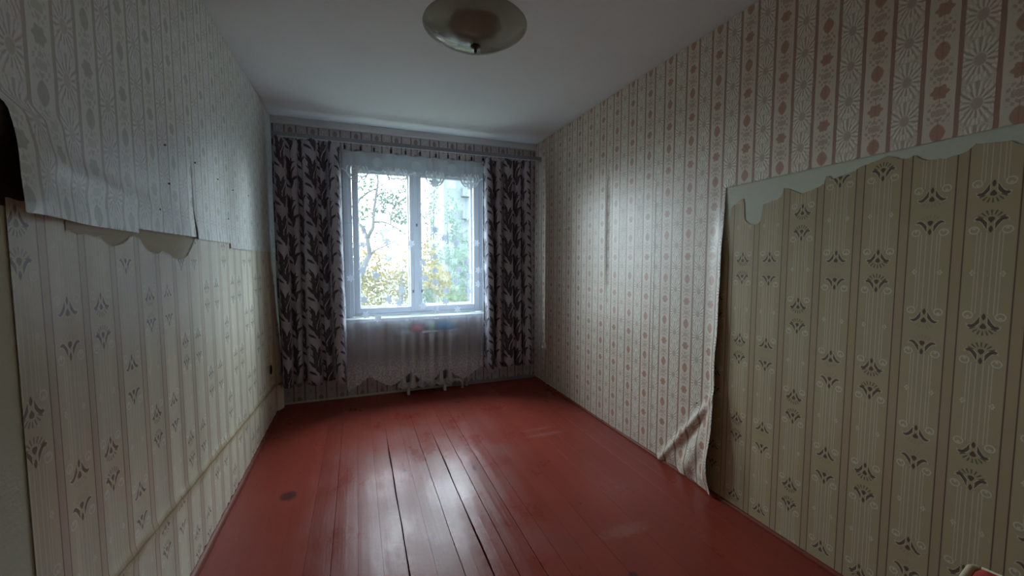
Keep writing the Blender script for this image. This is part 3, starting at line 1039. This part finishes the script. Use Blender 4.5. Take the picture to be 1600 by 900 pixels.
# uv of the lace follows the room so that its motifs fall where the folds put them
lay = tul.data.uv_layers[0]
for lp in tul.data.loops:
    co = tul.data.vertices[lp.vertex_index].co
    lay.data[lp.index].uv = (co.x, co.z)
thing(tul, 'sheer white lace curtain with scalloped hem covering the window', 'curtain')
for x in clips_x:
    bm = bmesh.new()
    box(bm, x - 0.0075, x + 0.0075, 3.794, 3.812, 2.228, 2.262, 0.002)
    cyl(bm, (x, 3.803, 2.262), (x, 3.803, 2.284), 0.0022, n=8)
    mesh_obj('clip', bm, M['black'], tul)

# ------------------------------------------------------------------ radiator under the sill
rad = empty('radiator', (0.60, 3.90, 0.0))
thing(rad, 'white cast iron radiator under the window sill behind the lace curtain', 'radiator')
def rad_section():
    bm = bmesh.new()
    for yy in (-0.045, 0.045):
        tube(bm, [(0, yy, 0.10), (0, yy, 0.14), (0, yy, 0.30), (0, yy, 0.50), (0, yy, 0.545)], [0.028, 0.021, 0.018, 0.021, 0.028], 12)
    bmesh.ops.create_uvsphere(bm, u_segments=14, v_segments=10, radius=1.0, matrix=Matrix.Translation((0, 0, 0.555)) @ Matrix.Diagonal((0.040, 0.072, 0.036, 1)))
    bmesh.ops.create_uvsphere(bm, u_segments=14, v_segments=10, radius=1.0, matrix=Matrix.Translation((0, 0, 0.090)) @ Matrix.Diagonal((0.040, 0.072, 0.036, 1)))
    cyl(bm, (-0.045, 0, 0.555), (0.045, 0, 0.555), 0.024, n=12)
    cyl(bm, (-0.045, 0, 0.090), (0.045, 0, 0.090), 0.024, n=12)
    return bm
sec0 = None
for i in range(6):
    if sec0 is None:
        s_ = sec0 = mesh_obj('section', rad_section(), M['radiator'], rad, True)
    else:
        s_ = sec0.copy()
        link(s_, rad)
    s_.location = (-0.215 + 0.0885 * i, 0, 0)
for x in (-0.17, 0.18):
    bm = bmesh.new()
    box(bm, x - 0.012, x + 0.012, -0.03, 0.03, 0.0, 0.07, 0.004)
    mesh_obj('foot', bm, M['radiator'], rad)
bm = bmesh.new()
tube(bm, [(0.26, 0, 0.555), (0.34, 0, 0.555), (0.40, 0.02, 0.555), (0.42, 0.05, 0.53), (0.42, 0.055, 0.40), (0.42, 0.055, 0.0)], [0.013] * 6, 10)
mesh_obj('pipe', bm, M['radiator'], rad, True)
bm = bmesh.new()
tube(bm, [(0.26, 0, 0.09), (0.33, 0, 0.09), (0.36, 0.0, 0.07), (0.36, 0.0, 0.0)], [0.013] * 4, 10)
mesh_obj('pipe', bm, M['radiator'], rad, True)
bm = bmesh.new()
box(bm, -0.27, 0.30, -0.055, 0.068, 0.588, 0.604, 0.006)
mesh_obj('top_shelf', bm, M['radiator'], rad)
ZT = 0.604

def rag(name, c, size, col, seed, label):
    bm = bmesh.new()
    bmesh.ops.create_icosphere(bm, subdivisions=4, radius=1.0)
    for v in bm.verts:
        n = v.co.normalized()
        f = 1 + 0.32 * nz(n.x * 2.2 + seed, n.y * 2.2, n.z * 2.2) + 0.12 * nz(n.x * 6, n.y * 6 + seed, n.z * 6)
        v.co = Vector((n.x * f * size[0], n.y * f * size[1], max(-0.35, n.z) * f * size[2]))
    mz = min(v.co.z for v in bm.verts)
    for v in bm.verts:
        v.co.z -= mz
    o = mesh_obj(name, bm, plain(name + '_fabric', col, 0.85, 0.15, 0.12, 40, 0.2), None, True)
    o.location = c
    thing(o, label, 'cloth')
    return o
rag('rag', (0.520, 3.905, ZT), (0.055, 0.05, 0.045), (0.62, 0.16, 0.18), 1.0, 'small crumpled pink red cloth lying on the radiator behind the lace')
rag('rag', (0.790, 3.905, ZT), (0.085, 0.05, 0.052), (0.02, 0.20, 0.42), 5.0, 'small crumpled blue cloth lying on the radiator behind the lace')
rag('rag', (0.660, 3.905, ZT), (0.030, 0.035, 0.045), (0.12, 0.36, 0.16), 9.0, 'small green cloth lying on the radiator between the pink and blue cloths')

# ------------------------------------------------------------------ wall socket
so = empty('wall_socket', (XR - 0.004, 3.722, 0.402))
thing(so, 'round white power socket low on the right wall near the window', 'socket')
so.rotation_euler = (0, -math.pi / 2, 0)
bm = bmesh.new()
lathe(bm, [(0.0, 0.0), (0.040, 0.0), (0.041, 0.010), (0.036, 0.022), (0.028, 0.026), (0.024, 0.024), (0.021, 0.014), (0.0, 0.014)], n=32)
mesh_obj('faceplate', bm, M['bakelite'], so, True)
for dy in (-0.0095, 0.0095):
    bm = bmesh.new()
    cyl(bm, (0, dy, 0.0135), (0, dy, 0.0150), 0.0032, n=10)
    mesh_obj('pin_hole', bm, M['hole'], so)
bm = bmesh.new()
cyl(bm, (0, 0, 0.0135), (0, 0, 0.0165), 0.004, n=12)
mesh_obj('screw', bm, M['rail'], so)

# ------------------------------------------------------------------ ceiling lamp
def lamp_glass():
    g = G('smoky_lamp_glass')
    x, y, z = g.obj()
    n = g.noise(g.vec(x, y, z), 14, 3)
    pr = g.principled(g.scale((0.40, 0.42, 0.37), n * 0.2 + 0.9), 0.06, 0.75, None, 0.0, 0.6, **{'Coat Roughness': 0.03})
    tr = g.new('ShaderNodeBsdfTransparent')
    tr.inputs[0].default_value = (0.74, 0.77, 0.70, 1)
    mx = g.new('ShaderNodeMixShader')
    mx.inputs[0].default_value = 0.50
    g.t.links.new(tr.outputs[0], mx.inputs[1])
    g.t.links.new(pr, mx.inputs[2])
    return g.done(mx.outputs[0])
LC = (0.462, 1.612)
LZ = 2.205
lamp = empty('ceiling_lamp', (LC[0], LC[1], H))
thing(lamp, 'shallow smoky glass bowl lamp hanging from the ceiling', 'lamp')
dz = LZ - H
bm = bmesh.new()
R_, D_ = 0.205, 0.072
prof = [(0.006 + (R_ - 0.006) * i / 24, dz - D_ + D_ * (i / 24) ** 2.1) for i in range(25)]
prof += [(R_ + 0.001, dz + 0.003)] + [(r - 0.003, z + 0.005) for r, z in reversed(prof)]
lathe(bm, prof, n=72)
mesh_obj('glass_bowl', bm, lamp_glass(), lamp, True)
bm = bmesh.new()
lathe(bm, [(0.0, dz + 0.012), (0.100, dz + 0.012), (0.105, dz + 0.006), (0.100, dz + 0.000), (0.05, dz - 0.012), (0.0, dz - 0.012)], n=48)
mesh_obj('holder_plate', bm, plain('dark_brown_metal', (0.11, 0.085, 0.065), 0.5, 0.4), lamp, True)
bm = bmesh.new()
cyl(bm, (0, 0, dz - D_ - 0.010), (0, 0, -0.02), 0.006, n=12)
mesh_obj('rod', bm, M['rail'], lamp, True)
bm = bmesh.new()
lathe(bm, [(0.0, -0.045), (0.012, -0.045), (0.045, -0.012), (0.05, 0.0), (0.0, 0.0)], n=32)
mesh_obj('ceiling_cup', bm, M['bakelite'], lamp, True)
bm = bmesh.new()
b0 = dz - D_
lathe(bm, [(0.0, b0 - 0.028), (0.004, b0 - 0.027), (0.0065, b0 - 0.022), (0.005, b0 - 0.014), (0.009, b0 - 0.010), (0.019, b0 - 0.006), (0.020, b0 - 0.002), (0.012, b0 + 0.004), (0.0, b0 + 0.004)], n=24)
mesh_obj('finial', bm, plain('dark_metal_finial', (0.035, 0.022, 0.02), 0.35, 0.5, 0.1, 30, 0, 0.3), lamp, True)

# ------------------------------------------------------------------ stool corner at the lower right
st = empty('stool', (1.432, 0.352, 0.0))
thing(st, 'wooden stool with red padded seat and cream edging by the right wall', 'stool')
st.rotation_euler = (0, 0, math.radians(10))
M['red_cloth'] = plain('red_upholstery', (0.50, 0.075, 0.065), 0.85, 0.2, 0.25, 60, 0.3)
M['cream'] = plain('cream_edging', (0.62, 0.52, 0.36), 0.85, 0.2, 0.15, 50, 0.2)
M['wood'] = plain('brown_stool_wood', (0.20, 0.10, 0.05), 0.5, 0.4, 0.2, 20, 0.1)
hs = 0.158
bm = bmesh.new()
box(bm, -hs, hs, -hs, hs, 0.400, 0.420, 0.006)
mesh_obj('seat_board', bm, M['wood'], st)
bm = bmesh.new()
NS = 20
grid = {}
for i in range(NS + 1):
    for j in range(NS + 1):
        a, b = -1 + 2 * i / NS, -1 + 2 * j / NS
        rr = 0.86
        k = max(0, abs(a) - rr), max(0, abs(b) - rr)
        sq = 1.0 if not (k[0] and k[1]) else 1 - 0.04 * (math.hypot(*k) / 0.14)
        e = max(abs(a), abs(b))
        z = 0.438 + 0.016 * (1 - e ** 30) + 0.006 * (1 - e * e) + 0.002 * nz(a * 4, b * 4, 0)
        grid[i, j] = bm.verts.new((a * sq * (hs - 0.006), b * sq * (hs - 0.006), z))
for i in range(NS):
    for j in range(NS):
        bm.faces.new((grid[i, j], grid[i + 1, j], grid[i + 1, j + 1], grid[i, j + 1]))
mesh_obj('seat_pad', bm, M['red_cloth'], st, True)
bm = bmesh.new()
cs = hs - 0.020
loop = []
for cx_, cy_, a0 in ((cs, cs, 0), (-cs, cs, 90), (-cs, -cs, 180), (cs, -cs, 270)):
    for q in range(6):
        an = math.radians(a0 + q * 18)
        loop.append((cx_ + 0.016 * math.cos(an), cy_ + 0.016 * math.sin(an), 0.440))
loop.append(loop[0])
tube(bm, loop, [0.0105] * len(loop), 10)
mesh_obj('edging', bm, M['cream'], st, True)
for sx in (-1, 1):
    for sy in (-1, 1):
        bm = bmesh.new()
        cyl(bm, (sx * 0.135, sy * 0.135, 0.0), (sx * 0.115, sy * 0.115, 0.40), 0.014, 0.019, 12)
        mesh_obj('leg', bm, M['wood'], st, True)

# ------------------------------------------------------------------ outside: ground, tree, bushes, block of flats
M['grass'] = plain('autumn_grass', (0.045, 0.050, 0.030), 0.9, 0.1, 0.4, 0.6)
M['bark'] = plain('grey_bark', (0.026, 0.026, 0.026), 0.85, 0.1, 0.3, 12, 0.3)
def leaf_mat(name, c1, c2):
    g = G(name)
    x, y, z = g.obj()
    n = g.noise(g.vec(x, y, z), 3.0, 3)
    c = g.mix(g.ss(0.35, 0.65, n), c1, c2)
    di = g.new('ShaderNodeBsdfDiffuse')
    g.put(di.inputs[0], c)
    tl = g.new('ShaderNodeBsdfTranslucent')
    g.put(tl.inputs[0], c)
    mx = g.new('ShaderNodeMixShader')
    mx.inputs[0].default_value = 0.4
    g.t.links.new(di.outputs[0], mx.inputs[1])
    g.t.links.new(tl.outputs[0], mx.inputs[2])
    return g.done(mx.outputs[0])
M['leaf_green'] = leaf_mat('green_leaves', (0.021, 0.042, 0.026), (0.032, 0.055, 0.034))
M['leaf_pale'] = leaf_mat('pale_green_leaves', (0.042, 0.070, 0.050), (0.060, 0.088, 0.058))
M['leaf_yellow'] = leaf_mat('yellow_leaves', (0.110, 0.080, 0.018), (0.072, 0.070, 0.024))
M['leaf_lime'] = leaf_mat('lime_leaves', (0.036, 0.062, 0.026), (0.056, 0.072, 0.028))
gnd = struct(box_obj('ground', (-120, 140, YB + 0.6, 260, -5.4, -5.2), M['grass']))

def leaves_obj(name, clusters, size, mat, parent, seed):
    """clusters: (centre, radii, count); one mesh of small bent leaves"""
    r = random.Random(seed)
    vs, fs = [], []
    for c, rad, n in clusters:
        for _ in range(n):
            while True:
                p = Vector((r.uniform(-1, 1), r.uniform(-1, 1), r.uniform(-1, 1)))
                if p.length <= 1:
                    break
            p = Vector((c[0] + p.x * rad[0], c[1] + p.y * rad[1], c[2] + p.z * rad[2]))
            s = size * r.uniform(0.6, 1.3)
            q = Matrix.Rotation(r.uniform(0, 6.28), 3, 'Z') @ Matrix.Rotation(r.uniform(-1.2, 1.2), 3, 'X') @ Matrix.Rotation(r.uniform(0, 6.28), 3, 'Y')
            k = len(vs)
            for v in ((0, 0, 0), (0.36, 0.08, 0.45), (0, 0, 1.0), (-0.36, 0.08, 0.45)):
                vs.append(p + q @ (Vector(v) * s))
            fs += [(k, k + 1, k + 2), (k, k + 2, k + 3)]
    o = data_obj(name, vs, fs, mat, parent)
    o['kind'] = 'stuff'
    return o

# the tree close to the left pane, its limbs set out in metres round the base
def T_(cx, cz, dy=0.0):
    return (-0.425 + 0.00444 * cx, 10.0 + dy, 3.96 - 0.00453 * cz)
tree = empty('tree', (-1.1, 10.0, -5.2))
thing(tree, 'leaning tree with bare forked grey limbs and loose green leaves outside the left pane', 'tree')
limbs = [
    ([(-1.1, 10, -5.2), (-1.0, 10, -3.0), (-0.75, 10, -0.9), T_(20, 850), T_(70, 730), T_(110, 660), T_(160, 560)], 0.14, 0.060),
    ([T_(160, 560), T_(150, 480, .05), T_(130, 425, .1), T_(108, 400, .15), T_(100, 330, .2), T_(115, 275, .25), T_(160, 235, .3), T_(210, 208, .35), T_(250, 175, .4)], 0.052, 0.014),
    ([T_(150, 478, .05), T_(178, 425, -.1), T_(184, 340, -.2), T_(195, 265, -.3), T_(205, 210, -.35), T_(202, 140, -.4), T_(215, 60, -.4)], 0.044, 0.014),
    ([T_(160, 560), T_(195, 535, -.1), T_(235, 518, -.2), T_(290, 492, -.3), T_(315, 478, -.35)], 0.026, 0.010),
    ([T_(182, 398, -.1), T_(225, 396, -.2), T_(262, 410, -.3), T_(312, 442, -.4), T_(366, 488, -.5)], 0.026, 0.010),
    ([T_(262, 410, -.3), T_(275, 335, -.2), T_(310, 262, -.1), T_(345, 195, 0)], 0.018, 0.008),
    ([T_(184, 350, -.2), T_(215, 300, .0), T_(255, 268, .2), T_(290, 225, .3)], 0.018, 0.008),
    ([T_(112, 290, .25), T_(100, 240, .4), T_(120, 195, .5), T_(150, 170, .5)], 0.014, 0.005),
    ([T_(285, 320, 0), T_(330, 270, .1), T_(375, 240, .1)], 0.016, 0.008),
    ([T_(205, 395, -.15), T_(206, 340, .1), T_(228, 310, .2)], 0.009, 0.004),
    ([T_(130, 425, .1), T_(90, 400, .3), T_(60, 330, .5)], 0.014, 0.005),
]
for pts, r0, r1 in limbs:
    n = len(pts)
    bm = bmesh.new()
    tube(bm, [Vector(p) - Vector(tree.location) for p in pts], [r0 + (r1 - r0) * i / (n - 1) for i in range(n)], 8)
    mesh_obj('trunk' if r0 > 0.1 else 'branch', bm, M['bark'], tree, True)
def tl_(cx, cz, dy, rx, rz, n):
    p = Vector(T_(cx, cz, dy)) - Vector(tree.location)
    return (p, (rx, 0.35, rz), n)
leaves_obj('foliage', [tl_(240, 282, -.2, .16, .15, 60), tl_(298, 378, -.3, .17, .17, 70), tl_(150, 190, .3, .28, .12, 45), tl_(215, 165, -.3, .25, .16, 40), tl_(160, 340, 0, .28, .14, 50),
                       tl_(130, 360, .2, .14, .16, 26), tl_(320, 285, 0, .30, .18, 60), tl_(345, 385, -.4, .16, .12, 34), tl_(228, 495, -.2, .17, .12, 36), tl_(330, 215, 0, .22, .16, 44),
                       tl_(350, 465, -.5, .16, .12, 26), tl_(270, 340, -.1, .35, .30, 60), tl_(240, 430, -.2, .5, .3, 40), tl_(180, 60, -.3, .5, .3, 90), tl_(330, 110, 0, .4, .35, 80), tl_(60, 300, .4, .3, .5, 60), tl_(290, 300, .1, .5, .4, 120), tl_(170, 250, .2, .45, .4, 90), tl_(360, 320, -.2, .3, .5, 90)], 0.085, M['leaf_green'], tree, 3)

def bush(name, c, rad, n, size, mat, label, seed, trunk=True, cat='bush', group=None, lumps=10):
    o = empty(name, (c[0], c[1], -5.2))
    r = random.Random(seed)
    cl = []
    for _ in range(lumps):
        a = r.uniform(0, 6.28)
        q = r.uniform(0.1, 0.75)
        z = r.uniform(-0.8, 0.8)
        cl.append((Vector((math.cos(a) * q * rad[0], math.sin(a) * q * rad[1], c[2] + 5.2 + z * rad[2])), (rad[0] * 0.42, rad[1] * 0.42, rad[2] * 0.32), n // lumps))
    leaves_obj('foliage', cl, size, mat, o, seed)
    for k in range(4):
        a = r.uniform(0, 6.28)
        bm = bmesh.new()
        top = Vector((math.cos(a) * rad[0] * 0.4, math.sin(a) * rad[1] * 0.4, c[2] + 5.2 + rad[2] * r.uniform(0.1, 0.7)))
        tube(bm, [(0.1 * k - 0.15, 0, 0), top * 0.45, top], [0.07, 0.05, 0.015], 6)
        mesh_obj('stem', bm, M['bark'], o, True)
    thing(o, label, cat, group)
    return o
bush('bush', (0.75, 13.4, -0.2), (1.6, 1.2, 2.3), 5200, 0.12, M['leaf_yellow'], 'yellow autumn bush filling the lower left pane behind the leaning tree', 11, lumps=16)
bush('bush', (1.35, 11.5, -0.75), (0.75, 0.6, 1.25), 1700, 0.10, M['leaf_green'], 'low green bush at the lower right corner of the left pane', 12)
bush('bush', (2.75, 15.6, -0.4), (0.95, 0.9, 1.9), 1700, 0.12, M['leaf_yellow'], 'yellow autumn bush low in the right pane', 13)
bush('bush', (2.85, 12.7, -0.8), (0.8, 0.7, 1.4), 1700, 0.10, M['leaf_lime'], 'low lime green bush at the foot of the right pane', 14)
bush('bush', (4.1, 17.0, -0.2), (1.2, 1.0, 2.2), 1700, 0.13, M['leaf_pale'], 'pale green bush at the right edge of the right pane', 15)
bush('bush', (-1.3, 15.0, -0.6), (1.5, 1.2, 2.2), 1700, 0.13, M['leaf_lime'], 'lime yellow bush behind the frame left of the leaning tree', 16)
bush('poplar', (4.25, 25.0, 2.2), (0.75, 0.75, 4.6), 700, 0.17, M['leaf_pale'], 'pale slender poplar leftmost in the right pane', 17, cat='tree', group='young poplars before the flats', lumps=24)
bush('poplar', (5.35, 24.0, 1.9), (0.75, 0.75, 4.2), 700, 0.17, M['leaf_pale'], 'pale slender poplar in the middle of the right pane', 18, cat='tree', group='young poplars before the flats', lumps=24)
bush('poplar', (6.45, 25.5, 1.2), (0.85, 0.8, 4.0), 700, 0.17, M['leaf_pale'], 'pale slender poplar at the right of the right pane', 19, cat='tree', group='young poplars before the flats', lumps=24)

# block of flats
M['flats'] = plain('pale_panel_wall', (0.058, 0.068, 0.074), 0.8, 0.2, 0.05, 0.5)
M['flats_dark'] = plain('balcony_panel', (0.048, 0.058, 0.064), 0.8, 0.2, 0.08, 0.6)
M['flats_frame'] = plain('flat_window_frame', (0.07, 0.08, 0.085), 0.6)
M['flats_glass'] = plain('dark_flat_glass', (0.03, 0.04, 0.046), 0.2, 0.5, 0.1, 0.4)
fb = empty('apartment_block', (11.2, 55.0, -5.2))
thing(fb, 'pale block of flats with balconies far behind the trees in the right pane', 'building')
NFL = 8
box_obj('facade', (0, 30, 0, 11, 0, NFL * 3.0 + 0.8), M['flats'], fb)
box_obj('roof_slab', (-0.4, 30.4, -0.5, 11.4, NFL * 3.0 + 0.8, NFL * 3.0 + 1.2), M['flats_dark'], fb)
wbm = bmesh.new()
box(wbm, -0.65, 0.65, -0.06, 0.02, 0, 1.5)
w0 = None
p0 = None
b0_ = None
for f in range(NFL):
    for m_ in range(5):
        z = f * 3.0 + 1.2
        x = 1.0 + m_ * 6.0
        for dx in (0.0, 3.9):
            if w0 is None:
                w0 = mesh_obj('window', wbm, M['flats_frame'], fb)
                p0 = box_obj('pane', (-0.55, 0.55, -0.09, -0.05, 0.1, 1.4), M['flats_glass'], w0)
                wo = w0
            else:
                wo = w0.copy()
                link(wo, fb)
                link(p0.copy(), wo)
            wo.location = (x + dx, 0, z)
        if b0_ is None:
            bm = bmesh.new()
            box(bm, -1.25, 1.25, -1.2, 0, -0.15, 0.0)
            box(bm, -1.25, 1.25, -1.2, -1.12, 0.0, 1.0)
            box(bm, -1.25, -1.17, -1.12, 0, 0.0, 1.0)
            box(bm, 1.17, 1.25, -1.12, 0, 0.0, 1.0)
            b0_ = mesh_obj('balcony', bm, M['flats_dark'], fb)
            bo = b0_
        else:
            bo = b0_.copy()
            link(bo, fb)
        bo.location = (x + 2.6, 0, z - 0.9)
